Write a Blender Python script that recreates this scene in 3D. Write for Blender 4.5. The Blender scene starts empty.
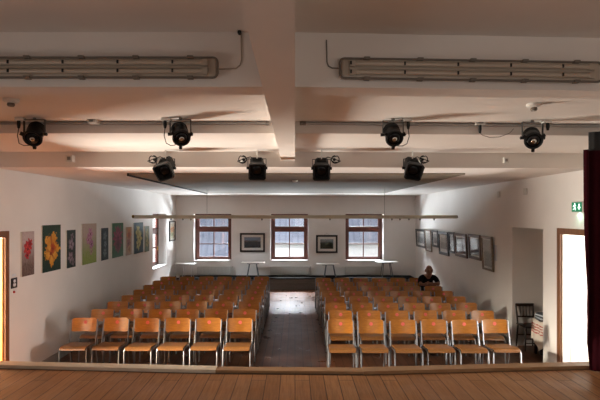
import bpy, bmesh, math, random
from mathutils import Vector, Matrix
random.seed(7)
sc = bpy.context.scene
COL = sc.collection
PI = math.pi
F = 484.0; VX, VY, CZ = 295.0, 214.0, 2.5

def W(px, py, Y):
    """where the sight line through a photograph point meets the plane at distance Y"""
    return Vector(((px - VX) / F * Y, Y, CZ - (py - VY) / F * Y))

# ------------------------------------------------------------------ materials
def lin(h):
    h = h.lstrip('#'); o = []
    for i in (0, 2, 4):
        v = int(h[i:i + 2], 16) / 255
        o.append(v / 12.92 if v <= .04045 else ((v + .055) / 1.055) ** 2.4)
    return (*o, 1)

class NT:
    def __init__(s, name):
        s.m = bpy.data.materials.new(name); s.m.use_nodes = True
        s.t = s.m.node_tree; s.n = s.t.nodes; s.l = s.t.links
        s.bsdf = s.n['Principled BSDF']; s.out = s.n['Material Output']
    def put(s, sock, v):
        if isinstance(v, bpy.types.NodeSocket): s.l.new(v, sock)
        elif v is not None: sock.default_value = v
    def math(s, op, a, b=None, c=None):
        n = s.n.new('ShaderNodeMath'); n.operation = op
        for i, v in enumerate((a, b, c)):
            if v is not None: s.put(n.inputs[i], v)
        return n.outputs[0]
    def mix(s, f, a, b, mode='MIX'):
        n = s.n.new('ShaderNodeMix'); n.data_type = 'RGBA'; n.blend_type = mode
        s.put(n.inputs[0], f); s.put(n.inputs[6], a); s.put(n.inputs[7], b)
        return n.outputs[2]
    def coord(s, which='Object', scale=(1, 1, 1), rot=(0, 0, 0), loc=(0, 0, 0)):
        tc = s.n.new('ShaderNodeTexCoord'); mp = s.n.new('ShaderNodeMapping')
        mp.inputs['Scale'].default_value = scale; mp.inputs['Rotation'].default_value = rot; mp.inputs['Location'].default_value = loc
        s.l.new(tc.outputs[which], mp.inputs[0]); return mp.outputs[0]
    def noise(s, vec, scale, detail=4, rough=.55, col=False):
        n = s.n.new('ShaderNodeTexNoise'); s.l.new(vec, n.inputs['Vector'])
        n.inputs['Scale'].default_value = scale; n.inputs['Detail'].default_value = detail; n.inputs['Roughness'].default_value = rough
        return n.outputs[1 if col else 0]
    def rng(s, v, a, b, c=0., d=1.):
        n = s.n.new('ShaderNodeMapRange'); s.put(n.inputs[0], v)
        for i, q in enumerate((a, b, c, d)): s.put(n.inputs[i + 1], q)
        return n.outputs[0]
    def bump(s, h, strength, dist=.01):
        n = s.n.new('ShaderNodeBump'); n.inputs['Strength'].default_value = strength; n.inputs['Distance'].default_value = dist
        s.l.new(h, n.inputs['Height']); s.l.new(n.outputs[0], s.bsdf.inputs['Normal'])
    def fin(s, col=None, rough=None, metal=None, spec=None):
        s.put(s.bsdf.inputs['Base Color'], col); s.put(s.bsdf.inputs['Roughness'], rough)
        s.put(s.bsdf.inputs['Metallic'], metal); s.put(s.bsdf.inputs['Specular IOR Level'], spec)
        return s.m

def plain(name, hexc, rough=.5, metal=0., spec=.5, var=.06, scale=18):
    t = NT(name); c = lin(hexc); v = t.noise(t.coord(), scale, 3)
    d = tuple(x * (1 - var * 2) for x in c[:3]) + (1,)
    return t.fin(t.mix(v, d, c), rough, metal, spec)

def plaster(name, hexc, dirt=.05, bump=.12):
    t = NT(name); c = lin(hexc); co = t.coord()
    v = t.rng(t.noise(co, 1.3, 5), .35, .7)
    d = tuple(x * (1 - dirt * 2) for x in c[:3]) + (1,)
    t.bump(t.noise(co, 26, 6, .6), bump, .006)
    return t.fin(t.mix(v, d, c), .85, 0, .25)

def planks(name, ca, cb, gap, wid, leng, rough, bump=.25, spec=.5, seam=.0045, grain=1.2):
    t = NT(name); co = t.coord(rot=(0, 0, PI / 2))
    b = t.n.new('ShaderNodeTexBrick'); t.l.new(co, b.inputs['Vector'])
    b.offset = .37; b.offset_frequency = 3
    b.inputs['Scale'].default_value = 1; b.inputs['Brick Width'].default_value = leng; b.inputs['Row Height'].default_value = wid
    b.inputs['Mortar Size'].default_value = seam; b.inputs['Mortar Smooth'].default_value = .3; b.inputs['Bias'].default_value = 0
    b.inputs['Color1'].default_value = lin(ca); b.inputs['Color2'].default_value = lin(cb); b.inputs['Mortar'].default_value = lin(gap)
    g = t.noise(t.coord(scale=(22, grain, 1)), 3, 6, .65)
    w = t.noise(t.coord(), .9, 4)
    c = t.mix(t.rng(g, .3, .75, 0, .55), b.outputs[0], lin(gap))
    c = t.mix(t.rng(w, .4, .7, 0, .3), c, lin(cb))
    h = t.math('SUBTRACT', t.math('MULTIPLY', g, .25), b.outputs[1])
    t.bump(h, bump, .004)
    return t.fin(c, t.rng(t.noise(t.coord(), 3, 4), .3, .7, rough * .8, rough * 1.25), 0, spec)

def wood(name, ca, cb, rough=.35, axis=(1, 1, 1), spec=.5, sc_=6):
    t = NT(name); g = t.noise(t.coord(scale=axis), sc_, 5, .6)
    return t.fin(t.mix(t.rng(g, .3, .7), lin(ca), lin(cb)), rough, 0, spec)

def glass(name, tint='#ffffff'):
    t = NT(name); n = t.n
    tr = n.new('ShaderNodeBsdfTransparent'); tr.inputs[0].default_value = lin(tint)
    gl = n.new('ShaderNodeBsdfGlossy'); gl.inputs['Roughness'].default_value = .02
    lw = n.new('ShaderNodeLayerWeight'); lw.inputs[0].default_value = .5
    fr = t.math('MULTIPLY_ADD', t.math('POWER', lw.outputs[1], 5.0), .9, .045)
    mx = n.new('ShaderNodeMixShader')
    t.l.new(fr, mx.inputs[0]); t.l.new(tr.outputs[0], mx.inputs[1]); t.l.new(gl.outputs[0], mx.inputs[2])
    t.l.new(mx.outputs[0], t.out.inputs[0]); n.remove(t.bsdf)
    return t.m

def glow(name, hexc, st):
    t = NT(name); t.fin(lin(hexc), .5)
    t.bsdf.inputs['Emission Color'].default_value = lin(hexc); t.bsdf.inputs['Emission Strength'].default_value = st
    return t.m

def painting(name, w, h, top, bottom, flowers, fleck=None, fade=(.2, .8)):
    """canvas painting: a mottled ground from bottom to top, and petalled flowers (u, v, radius m, petals, phase, outer, inner, heart)"""
    t = NT(name); co = t.coord('Generated'); sx = t.n.new('ShaderNodeSeparateXYZ'); t.l.new(co, sx.inputs[0])
    u, v = sx.outputs[0], sx.outputs[2]; ob = t.coord()
    nz = t.noise(ob, 14, 5, .65)
    vv = t.math('ADD', v, t.math('MULTIPLY', t.math('SUBTRACT', nz, .5), .5))
    c = t.mix(t.rng(vv, *fade), lin(bottom), lin(top))
    c = t.mix(t.rng(t.noise(ob, 30, 4), .4, .75, 0, .55), c, lin(fleck or bottom))
    n2 = t.math('SUBTRACT', t.noise(ob, 22, 3), .5)
    for (fu, fv, r, k, ph, co_, ci, ch) in flowers:
        r = r * 1.35
        dx = t.math('MULTIPLY', t.math('SUBTRACT', u, fu), w); dy = t.math('MULTIPLY', t.math('SUBTRACT', v, fv), h)
        d = t.math('SQRT', t.math('ADD', t.math('MULTIPLY', dx, dx), t.math('MULTIPLY', dy, dy)))
        a = t.math('ARCTAN2', dy, dx)
        cs = t.math('COSINE', t.math('ADD', t.math('MULTIPLY', a, k), ph))
        e = t.math('ADD', t.math('MULTIPLY', t.math('ADD', t.math('MULTIPLY', cs, .15), .85), r), t.math('MULTIPLY', n2, r * 1.1))
        m = t.rng(t.math('SUBTRACT', e, d), -.006, .006)
        q = t.math('ADD', t.math('DIVIDE', d, r), t.math('MULTIPLY', n2, .9))
        pc = t.mix(t.rng(q, .3, .95), lin(ci), lin(co_))
        pc = t.mix(t.rng(cs, -.9, -.2, .55, 0), pc, lin(ch))
        pc = t.mix(t.rng(q, .14, .3, 1, 0), pc, lin(ch))
        c = t.mix(m, c, pc)
    t.bump(t.noise(ob, 60, 3), .2, .003)
    return t.fin(c, .55, 0, .3)

def print_mat(name, dark, mid, light, hz=.6):
    t = NT(name); co = t.coord('Generated'); sx = t.n.new('ShaderNodeSeparateXYZ'); t.l.new(co, sx.inputs[0]); v = sx.outputs[2]
    ob = t.coord(); nz = t.noise(ob, 7, 6, .7)
    vv = t.math('ADD', v, t.math('MULTIPLY', t.math('SUBTRACT', nz, .5), .5))
    c = t.mix(t.rng(t.noise(ob, 18, 5, .7), .35, .65), lin(dark), lin(mid))
    return t.fin(t.mix(t.rng(vv, hz, hz + .12), c, lin(light)), .6)

MAT = dict(
    wall=plaster('wall plaster', '#e9e6e2', .03),
    ceil=plaster('ceiling plaster', '#e6dfd8', .03),
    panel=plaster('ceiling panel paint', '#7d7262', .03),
    floor=planks('hall floorboards', '#764b33', '#5e3b27', '#180d08', .135, 3.2, .32, .03, .22, .006, .5),
    stage=planks('stage floorboards', '#b58559', '#9c6f47', '#382212', .14, 3.4, .5, .35, .35),
    nosing=wood('stage nosing lit wood', '#ddd3c2', '#c2b6a2', .45, (1, 8, 8)),  # paler tone puts the light on the left trim into its colour
    nosing_mid=wood('stage nosing tan wood', '#a5835f', '#8c6a48', .45, (1, 8, 8)),
    nosing_dark=wood('stage fascia wood', '#4a3022', '#33201a', .5, (1, 8, 8)),
    base=plain('grey baseboard paint', '#a8a29a', .5),
    doorframe=wood('oak door frame', '#83583a', '#6b4429', .45, (6, 6, 1)),
    leaf_white=plain('white door paint', '#f0ece4', .5),
    leaf_warm=wood('maple door leaf', '#b4742c', '#a0641f', .45, (8, 8, 1)),
    cream=plaster('side room plaster', '#ead9b8', .03),
    white=plain('white paint', '#e9e7e3', .4),
    winwood=wood('red brown window wood', '#58291c', '#452016', .4, (4, 4, 1)),
    glass=glass('window glass'), picglass=glass('picture glass'),
    brass=plain('brass', '#9c7c3c', .35, .9),
    seat=wood('lacquered seat plywood', '#85592e', '#6c4523', .3, (9, 1.5, 9), .5),
    back=wood('lacquered back plywood', '#b5762f', '#976026', .26, (1.5, 9, 9), .5),
    steel=plain('grey enamelled steel tube', '#808286', .35, .6),
    rubber=plain('grey plastic glide', '#3a3a3a', .6),
    sticker=plain('red sticker paper', '#e0685c', .6),
    black=plain('black lamp enamel', '#0b0b0c', .45, 0, .4),
    blackmat=plain('matt black', '#0b0b0b', .7),
    grey=plain('grey enamel', '#8a8783', .4, .2),
    railgrey=plain('grey track aluminium', '#aeaaa6', .5, .0),
    lens=plain('lens glint metal', '#d8d2c8', .12, 1.0),  # bright metal for the glint set on the spotlight lenses
    lightbox=plain('luminaire enamel', '#b3a696', .45),
    tube=plain('unlit lamp tube', '#b8ab9b', .35),
    lens_dark=plain('dark lamp lens', '#0c0c0e', .25, 0, .3), yoke=plain('dark grey yoke', '#44413f', .5, .3),
    gasket=plain('luminaire gasket', '#736a60', .6),
    pvc=plain('white plastic', '#dad7d0', .45),
    railcream=plain('cream rail enamel', '#e2dac4', .5),
    curtain=plain('wine red velvet', '#380913', .9, 0, .1, .2, 40),
    exitgreen=glow('exit sign green', '#0d7a55', .35),
    exitwhite=glow('exit sign white', '#e8fff4', 1.2),
    darkplate=plain('dark blue sign plate', '#0e1622', .35),
    signwhite=plain('white pictogram', '#e4e8ee', .5),
    red=plain('red plastic', '#b0241c', .4),
    tabletop=plain('white laminate', '#ebe9e6', .3),
    legwhite=plain('white table leg', '#d9d9d9', .35),
    leggrey=plain('grey steel leg', '#6d7478', .35, .6),
    radiator=plain('radiator enamel', '#d2d2ce', .4),
    podium=wood('dark podium boards', '#5d5249', '#463c34', .5, (1, 6, 14)),
    podiumtop=plain('black podium top', '#120f0c', .95, 0, .05),
    bframe=wood('black picture frame', '#171312', '#0d0a0a', .35, (4, 4, 4)),
    brframe=wood('brown picture frame', '#5c3d26', '#432a19', .35, (4, 4, 4)),
    paleframe=wood('pale picture frame', '#8d7a64', '#6f5e4c', .4, (4, 4, 4)),
    mount=plain('picture mount board', '#f0ede6', .7),
    chairdark=wood('dark stained chair wood', '#2a1812', '#190d0a', .35, (4, 4, 1)),
    skin=plain('skin', '#8a5f4c', .5, 0, .4),
    lips=plain('lips', '#6a3a34', .5),
    shirt=plain('black cotton', '#0c0c0f', .9, 0, .1),
    trousers=plain('dark trousers', '#1b1f2a', .9, 0, .1),
    paper=plain('paper', '#c9d2da', .6), paper2=plain('dark magazine', '#3b4350', .4),
    bag=plain('black bag cloth', '#101012', .7),
    slate=None, render=plain('white house render', '#c9c8c6', .8), yard=plain('pale yard gravel', '#d4d2cc', .9),
)
def mk_slate():
    t = NT('blue grey roof sheet'); co = t.coord(); w = t.n.new('ShaderNodeTexWave'); t.l.new(co, w.inputs[0])
    w.inputs['Scale'].default_value = 1.1; w.bands_direction = 'X'
    c = t.mix(t.rng(t.noise(co, 1.2, 4), .3, .7), lin('#50535f'), lin('#6b6e7a'))
    c = t.mix(t.rng(w.outputs[1], .6, .95, 0, .5), c, lin('#474a56'))
    t.bump(w.outputs[1], .3, .03)
    return t.fin(c, .55)
MAT['slate'] = mk_slate()
def mk_cloth():
    t = NT('white cloth with red bands'); co = t.coord('Generated'); sx = t.n.new('ShaderNodeSeparateXYZ'); t.l.new(co, sx.inputs[0]); v = sx.outputs[2]
    ck = t.noise(t.coord(), 60, 2)
    a = t.math('MULTIPLY', t.math('GREATER_THAN', v, .50), t.math('LESS_THAN', v, .86))
    st = t.math('GREATER_THAN', t.math('SINE', t.math('MULTIPLY', v, 70)), -.2)
    f = t.math('MULTIPLY', t.math('MULTIPLY', a, st), t.rng(ck, .38, .55))
    return t.fin(t.mix(f, lin('#e0d6c8'), lin('#b23a34')), .9, 0, .1)
MAT['cloth'] = mk_cloth()

# ------------------------------------------------------------------ mesh building
class MB:
    def __init__(s): s.bm = bmesh.new()
    def v(s, p): return s.bm.verts.new(p)
    def face(s, pts): return s.bm.faces.new([s.v(p) for p in pts])
    def box(s, lo, hi, M=None, bevel=0):
        x0, y0, z0 = lo; x1, y1, z1 = hi
        P = [(x0, y0, z0), (x1, y0, z0), (x1, y1, z0), (x0, y1, z0), (x0, y0, z1), (x1, y0, z1), (x1, y1, z1), (x0, y1, z1)]
        V = [s.v(M @ Vector(p) if M else p) for p in P]
        fs = [s.bm.faces.new([V[i] for i in q]) for q in ((0, 3, 2, 1), (4, 5, 6, 7), (0, 1, 5, 4), (1, 2, 6, 5), (2, 3, 7, 6), (3, 0, 4, 7))]
        if bevel:
            bmesh.ops.bevel(s.bm, geom=list({e for f in fs for e in f.edges}), offset=bevel, segments=2, affect='EDGES', profile=.6)
        return s
    def tube(s, pts, r, n=8, cap=True, closed=False):
        pts = [Vector(p) for p in pts]; R = r if isinstance(r, (list, tuple)) else [r] * len(pts); m = len(pts)
        T = []
        for i in range(m):
            a = pts[i - 1] if (i or closed) else pts[i]; b = pts[(i + 1) % m] if (i < m - 1 or closed) else pts[i]
            T.append((b - a).normalized())
        up = Vector((0, 0, 1)) if abs(T[0].z) < .9 else Vector((0, 1, 0))
        rings = []; nrm = (up - T[0] * up.dot(T[0])).normalized()
        for i in range(m):
            nrm = (nrm - T[i] * nrm.dot(T[i])).normalized(); bi = T[i].cross(nrm)
            rings.append([s.v(pts[i] + (nrm * math.cos(2 * PI * k / n) + bi * math.sin(2 * PI * k / n)) * R[i]) for k in range(n)])
        for i in range(m if closed else m - 1):
            a, b = rings[i], rings[(i + 1) % m]
            for k in range(n): s.bm.faces.new((a[k], a[(k + 1) % n], b[(k + 1) % n], b[k]))
        if cap and not closed: s.bm.faces.new(rings[0][::-1]); s.bm.faces.new(rings[-1])
        return s
    def lathe(s, prof, n=24, M=None):
        """profile of (radius, height) about local z"""
        rings = []
        for r, z in prof:
            rings.append([s.v((M @ Vector((r * math.cos(2 * PI * k / n), r * math.sin(2 * PI * k / n), z))) if M else (r * math.cos(2 * PI * k / n), r * math.sin(2 * PI * k / n), z)) for k in range(n)])
        for a, b in zip(rings, rings[1:]):
            for k in range(n): s.bm.faces.new((a[k], a[(k + 1) % n], b[(k + 1) % n], b[k]))
        s.bm.faces.new(rings[0][::-1]); s.bm.faces.new(rings[-1]); return s
    def prism(s, poly, d0, d1, M=None):
        """closed outline of (x, z) pushed from y = d0 to y = d1"""
        a = [s.v(M @ Vector((x, d0, z)) if M else (x, d0, z)) for x, z in poly]; b = [s.v(M @ Vector((x, d1, z)) if M else (x, d1, z)) for x, z in poly]
        s.bm.faces.new(a); s.bm.faces.new(b[::-1]); n = len(a)
        for i in range(n): s.bm.faces.new((a[i], b[i], b[(i + 1) % n], a[(i + 1) % n]))
        return s
    def sheet(s, fn, nu, nv, th):
        """a curved slab: fn(u, v) gives (point, normal)"""
        g = [[], []]
        for i in range(nu + 1):
            ra, rb = [], []
            for j in range(nv + 1):
                p, q = fn(i / nu, j / nv); p = Vector(p); q = Vector(q).normalized()
                ra.append(s.v(p + q * th / 2)); rb.append(s.v(p - q * th / 2))
            g[0].append(ra); g[1].append(rb)
        A, B = g
        for i in range(nu):
            for j in range(nv):
                s.bm.faces.new((A[i][j], A[i + 1][j], A[i + 1][j + 1], A[i][j + 1])); s.bm.faces.new((B[i][j], B[i][j + 1], B[i + 1][j + 1], B[i + 1][j]))
        for i in range(nu):
            s.bm.faces.new((A[i][0], B[i][0], B[i + 1][0], A[i + 1][0])); s.bm.faces.new((A[i][nv], A[i + 1][nv], B[i + 1][nv], B[i][nv]))
        for j in range(nv):
            s.bm.faces.new((A[0][j], A[0][j + 1], B[0][j + 1], B[0][j])); s.bm.faces.new((A[nu][j], B[nu][j], B[nu][j + 1], A[nu][j + 1]))
        return s
    def build(s, name, mat, parent=None, smooth=False, loc=None):
        bmesh.ops.recalc_face_normals(s.bm, faces=s.bm.faces[:])
        me = bpy.data.meshes.new(name); s.bm.to_mesh(me); s.bm.free()
        me.materials.append(MAT[mat] if isinstance(mat, str) else mat)
        if smooth:
            me.polygons.foreach_set('use_smooth', [True] * len(me.polygons)); me.set_sharp_from_angle(angle=math.radians(38))
        o = bpy.data.objects.new(name, me); COL.objects.link(o)
        if parent: o.parent = parent
        if loc is not None: o.location = loc
        return o

def empty(name, loc=(0, 0, 0), rz=0, ry=0, rx=0):
    o = bpy.data.objects.new(name, None); COL.objects.link(o); o.location = loc; o.rotation_euler = (rx, ry, rz); o.empty_display_size = .1
    return o
def tag(o, label, cat, group=None, kind=None):
    o['label'] = label; o['category'] = cat
    if group: o['group'] = group
    if kind: o['kind'] = kind
    return o
def struct(o, label=None, cat=None):
    o['kind'] = 'structure'
    if label: o['label'] = label
    if cat: o['category'] = cat
    return o
def copy_tree(o, parent=None):
    c = o.copy(); COL.objects.link(c)
    if parent: c.parent = parent
    for ch in list(o.children): copy_tree(ch, c)
    return c

def holed_wall(name, u0, u1, z0, z1, holes, place, th, mat='wall'):
    """one connected slab with rectangular openings; place(u, z, depth) gives the point"""
    us = sorted({u0, u1, *[h[0] for h in holes], *[h[1] for h in holes]}); zs = sorted({z0, z1, *[h[2] for h in holes], *[h[3] for h in holes]})
    m = MB(); cache = {}
    def vv(i, j, d):
        k = (i, j, d)
        if k not in cache: cache[k] = m.v(place(us[i], zs[j], th if d else 0))
        return cache[k]
    def solid(i, j):
        if not (0 <= i < len(us) - 1 and 0 <= j < len(zs) - 1): return False
        uc, zc = (us[i] + us[i + 1]) / 2, (zs[j] + zs[j + 1]) / 2
        return not any(h[0] < uc < h[1] and h[2] < zc < h[3] for h in holes)
    for i in range(len(us) - 1):
        for j in range(len(zs) - 1):
            if not solid(i, j): continue
            for d in (0, 1): m.bm.faces.new([vv(i, j, d), vv(i + 1, j, d), vv(i + 1, j + 1, d), vv(i, j + 1, d)])
            for (di, dj, a, b) in ((-1, 0, (i, j), (i, j + 1)), (1, 0, (i + 1, j), (i + 1, j + 1)), (0, -1, (i, j), (i + 1, j)), (0, 1, (i, j + 1), (i + 1, j + 1))):
                if not solid(i + di, j + dj): m.bm.faces.new([vv(*a, 0), vv(*b, 0), vv(*b, 1), vv(*a, 1)])
    return struct(m.build(name, mat))

# ------------------------------------------------------------------ the setting
XL, XR, YB = -4.08, 4.13, 16.6
STAGE_Z, STAGE_Y = .9, 5.12
struct(MB().box((XL - 2.5, 4.55, -.1), (XR + 2.25, YB + .4, 0)).build('floor', 'floor'))
EDGE = [(XL, 5.20), (-.80, 4.965), (.68, 4.925), (3.1, 5.11), (XR, 5.19)]     # the stage front bows a little
m = MB(); pts = [(XL - .3, -2.6), (XR + .3, -2.6), (XR + .3, 5.09)] + [(x, y - .10) for x, y in EDGE[::-1]] + [(XL - .3, 5.10)]
a_ = [m.v((x, y, STAGE_Z)) for x, y in pts]; b_ = [m.v((x, y, .78)) for x, y in pts]
m.bm.faces.new(a_); m.bm.faces.new(b_[::-1])
for i in range(len(pts)): m.bm.faces.new((a_[i], a_[(i + 1) % len(pts)], b_[(i + 1) % len(pts)], b_[i]))
struct(m.build('stage_floor', 'stage'))
def strip(name, mat, seg, d0, d1, z0, z1):
    m = MB(); q = [(x, y + d0) for x, y in seg] + [(x, y + d1) for x, y in seg[::-1]]
    t_ = [m.v((x, y, z1)) for x, y in q]; u_ = [m.v((x, y, z0)) for x, y in q]
    m.bm.faces.new(t_); m.bm.faces.new(u_[::-1])
    for i in range(len(q)): m.bm.faces.new((t_[i], t_[(i + 1) % len(q)], u_[(i + 1) % len(q)], u_[i]))
    return struct(m.build(name, mat))
strip('stage_front', 'nosing_dark', EDGE, -.13, -.06, 0, STAGE_Z + .004)
strip('trim_1', 'nosing', EDGE[:2], -.115, .02, STAGE_Z + .004, STAGE_Z + .036)
strip('trim_2', 'nosing_mid', EDGE[1:3], -.10, .02, STAGE_Z + .004, STAGE_Z + .030)
strip('trim_3', 'nosing_mid', EDGE[2:], -.115, .02, STAGE_Z + .004, STAGE_Z + .036)

SK = .05     # the right half of the beams runs slightly askew
prof = [(-2.6, 3.6), (2.93, 3.6), (2.93, 3.27), (3.13, 3.27), (3.13, 3.45), (5.0, 3.45), (5.0, 3.335), (6.5, 3.335), (6.5, 3.13), (YB + .4, 3.13)]
m = MB(); rows = []
for X in (XL - .3, 0, XR + .3):
    sk = max(0, X) * SK
    r = [m.v((X, y + (sk if 0 < y < 10 else 0), z)) for y, z in prof] + [m.v((X, YB + .4, 3.8)), m.v((X, -2.6, 3.8))]
    rows.append(r)
for a, b in zip(rows, rows[1:]):
    for i in range(len(a)): m.bm.faces.new((a[i], a[(i + 1) % len(a)], b[(i + 1) % len(a)], b[i]))
m.bm.faces.new(rows[0]); m.bm.faces.new(rows[-1])
struct(m.build('ceiling', 'ceil'))

# beam running from stage to hall under the steps
m = MB(); xa, xb = -.185, .0
m.box((xa, -2.5, 3.22), (xb, 6.5, 3.62))
struct(m.build('ceiling_beam', 'ceil'), 'long white plastered beam down the middle of the stage ceiling', 'beam')
# large panel on the hall ceiling
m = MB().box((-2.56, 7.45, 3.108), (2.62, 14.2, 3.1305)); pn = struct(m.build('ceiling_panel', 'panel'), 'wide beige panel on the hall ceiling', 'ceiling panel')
MB().box((-2.59, 7.46, 3.085), (-2.565, 14.19, 3.13)).build('shadow_gap_strip', 'blackmat', pn)  # black strip stands in for the shadow line along the panel's left edge

# windows in the back wall: (left px, right px)
WIN = [(195.5, 232.5), (271, 308), (344.5, 382)]
YW = YB + .3
holes = []
for a, b in WIN:
    holes.append(((a - VX) / F * YW + .004, (b - VX) / F * YW - .004, .90, 2.50))
holes_wide = [(h[0], h[1], h[2], h[3]) for h in holes]
holed_wall('wall_back', XL - .3, XR + .3, -.1, 3.2, holes_wide, lambda u, z, d: (u, YB + d, z), .42)
LWIN = (13.88, 15.36, .90, 2.50)
LDOOR = (5.90, 6.86, -.1, 2.24)
holed_wall('wall_left', -2.6, YB, -.1, 3.65, [LWIN, LDOOR], lambda u, z, d: (XL - d, u, z), .40)
RDOOR = (6.60, 7.58, -.1, 2.26)
ALC = (8.06, 9.2, -.1, 2.25)
holed_wall('wall_right', -2.6, YB, -.1, 3.65, [RDOOR, ALC], lambda u, z, d: (XR + d, u, z), .14)
struct(MB().box((XL - .4, -2.8, -.1), (XR + .3, -2.6, 3.8)).build('wall_stage', 'wall'))
for nm, lo, hi in (('baseboard_left', (XL, 7.0, 0), (XL + .03, YB - .75, .13)), ('baseboard_right', (XR - .03, 9.2, 0), (XR, YB - .75, .13))):
    struct(MB().box(lo, hi, bevel=.008).build(nm, 'base'))

def window(name, w, h, loc, rz):
    """wooden window, local x across, z up, outside at +y; origin mid-bottom"""
    m = MB(); S, T, B = .115, .085, .09; d0, d1 = -.035, .045; x = w / 2
    m.box((-x, d0, 0), (-x + S, d1, h)); m.box((x - S, d0, 0), (x, d1, h))
    m.box((-x + S, d0, h - T), (x - S, d1, h)); m.box((-x + S, d0, 0), (x - S, d1, B))
    tz = h - .524; m.box((-x + S, d0 - .01, tz - .07), (x - S, d1, tz + .06), bevel=.008)
    r = struct(m.build(name, 'winwood')); r.location = loc; r.rotation_euler = (0, 0, rz)
    s1 = MB()
    for (z0, z1) in ((B, tz - .07), (tz + .06, h - T)):
        s1.box((-.018, -.015, z0), (.018, .025, z1))
    s1.box((-x + S, -.013, tz - .54), (x - S, .023, tz - .505))
    s1.build('glazing_bar', 'winwood', r)
    for (z0, z1, nm) in ((B, tz - .07, 'sash'), (tz + .06, h - T, 'sash')):
        q = MB(); e = .03
        q.box((-x + S, -.025, z0), (-x + S + e, .03, z1)); q.box((x - S - e, -.025, z0), (x - S, .03, z1))
        q.box((-x + S + e, -.025, z0), (x - S - e, .03, z0 + e)); q.box((-x + S + e, -.025, z1 - e), (x - S - e, .03, z1))
        q.build(nm, 'winwood', r)
    MB().box((-x + S + .005, .008, B + .005), (x - S - .005, .012, h - T - .005)).build('glass', 'glass', r)
    q = MB().box((x - S - .03, -.06, tz - .62), (x - S - .012, -.025, tz - .50), bevel=.005); q.build('window_handle', 'brass', r)
    return r
for i, (a, b) in enumerate(WIN):
    xa, xb = (a - VX) / F * YW, (b - VX) / F * YW
    wd = window('window_%d' % (i + 1), xb - xa, 1.61, ((xa + xb) / 2, YW, .894), 0)
    MB().box((-(xb - xa) / 2 + .006, -.335, .007), ((xb - xa) / 2 - .006, -.036, .02), bevel=.006).build('sill', 'white', wd)
wl = window('window_4', 1.46, 1.61, (XL - .28, (LWIN[0] + LWIN[1]) / 2, .894), PI / 2)
MB().box((-.725, -.30, .007), (.725, -.036, .02), bevel=.004).build('sill', 'white', wl)

def door(name, xw, y0, y1, top, side, leaf, leafmat):
    """frame on the hall face of a side wall (side +1 right), with the leaf swung open into the next room"""
    m = MB(); f = .09; t = .02
    def bx(ya, yb, za, zb, xa, xb): m.box((min(xa, xb), ya, za), (max(xa, xb), yb, zb))
    xi, xo = xw - side * t, xw + side * .03
    bx(y0 - .02, y0 + f - .02, 0, top + .02, xi, xo); bx(y1 - f + .02, y1 + .02, 0, top + .02, xi, xo); bx(y0 + f - .02, y1 - f + .02, top - f + .02, top + .02, xi, xo)
    r = struct(m.build(name, 'doorframe'))
    q = MB(); xa, xb = xw + side * .012, xw + side * .88; yl = y1 - f + .015
    q.box((min(xa, xb), yl - .022, .01), (max(xa, xb), yl, top - .08))
    for k in range(1, 7):
        xx = xa + (xb - xa) * k / 7
        q.box((xx - .004, yl - .026, .02), (xx + .004, yl - .022, top - .09))
    lf = q.build('door_leaf', leafmat, r)
    h = MB().tube([(xb - side * .06, yl - .022, 1.05), (xb - side * .06, yl - .09, 1.05), (xb - side * .18, yl - .09, 1.05)], .009); h.build('door_handle', 'grey', lf, True)
    return r
door('door_1', XL, LDOOR[0], LDOOR[1], LDOOR[3], -1, 1, 'leaf_warm')
door('door_2', XR, RDOOR[0], RDOOR[1], RDOOR[3], 1, 1, 'leaf_white')

def side_room(name, x0, x1, y0, y1, z1, mat, open_side):
    """five inward walls of the room behind a doorway"""
    m = MB(); t = .1
    m.box((x0 - t, y0 - t, -.1), (x1 + t, y0, z1)); m.box((x0 - t, y1, -.1), (x1 + t, y1 + t, z1))
    if open_side > 0: m.box((x0 - t, y0, -.1), (x0, y1, z1))
    else: m.box((x1, y0, -.1), (x1 + t, y1, z1))
    m.box((x0 - t, y0 - t, z1), (x1 + t, y1 + t, z1 + t)); m.box((x0 - t, y0 - t, -.22), (x1 + t, y1 + t, -.11))
    return struct(m.build(name, mat))
side_room('wall_side_room', -6.6, XL - .4, 4.6, 7.4, 2.7, 'cream', 1)
side_room('wall_corridor', XR + .14, 6.4, 5.6, 7.85, 2.7, 'white', -1)
m = MB(); a0 = XR + .14
m.box((a0, 9.2, 0), (5.5, 9.3, 2.35)); m.box((5.5, 8.0, 0), (5.6, 9.3, 2.35)); m.box((a0, 7.96, 0), (5.5, 8.05, 2.35)); m.box((a0, 8.05, 2.25), (5.5, 9.2, 2.35))
struct(m.build('wall_alcove', 'wall'))

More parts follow.
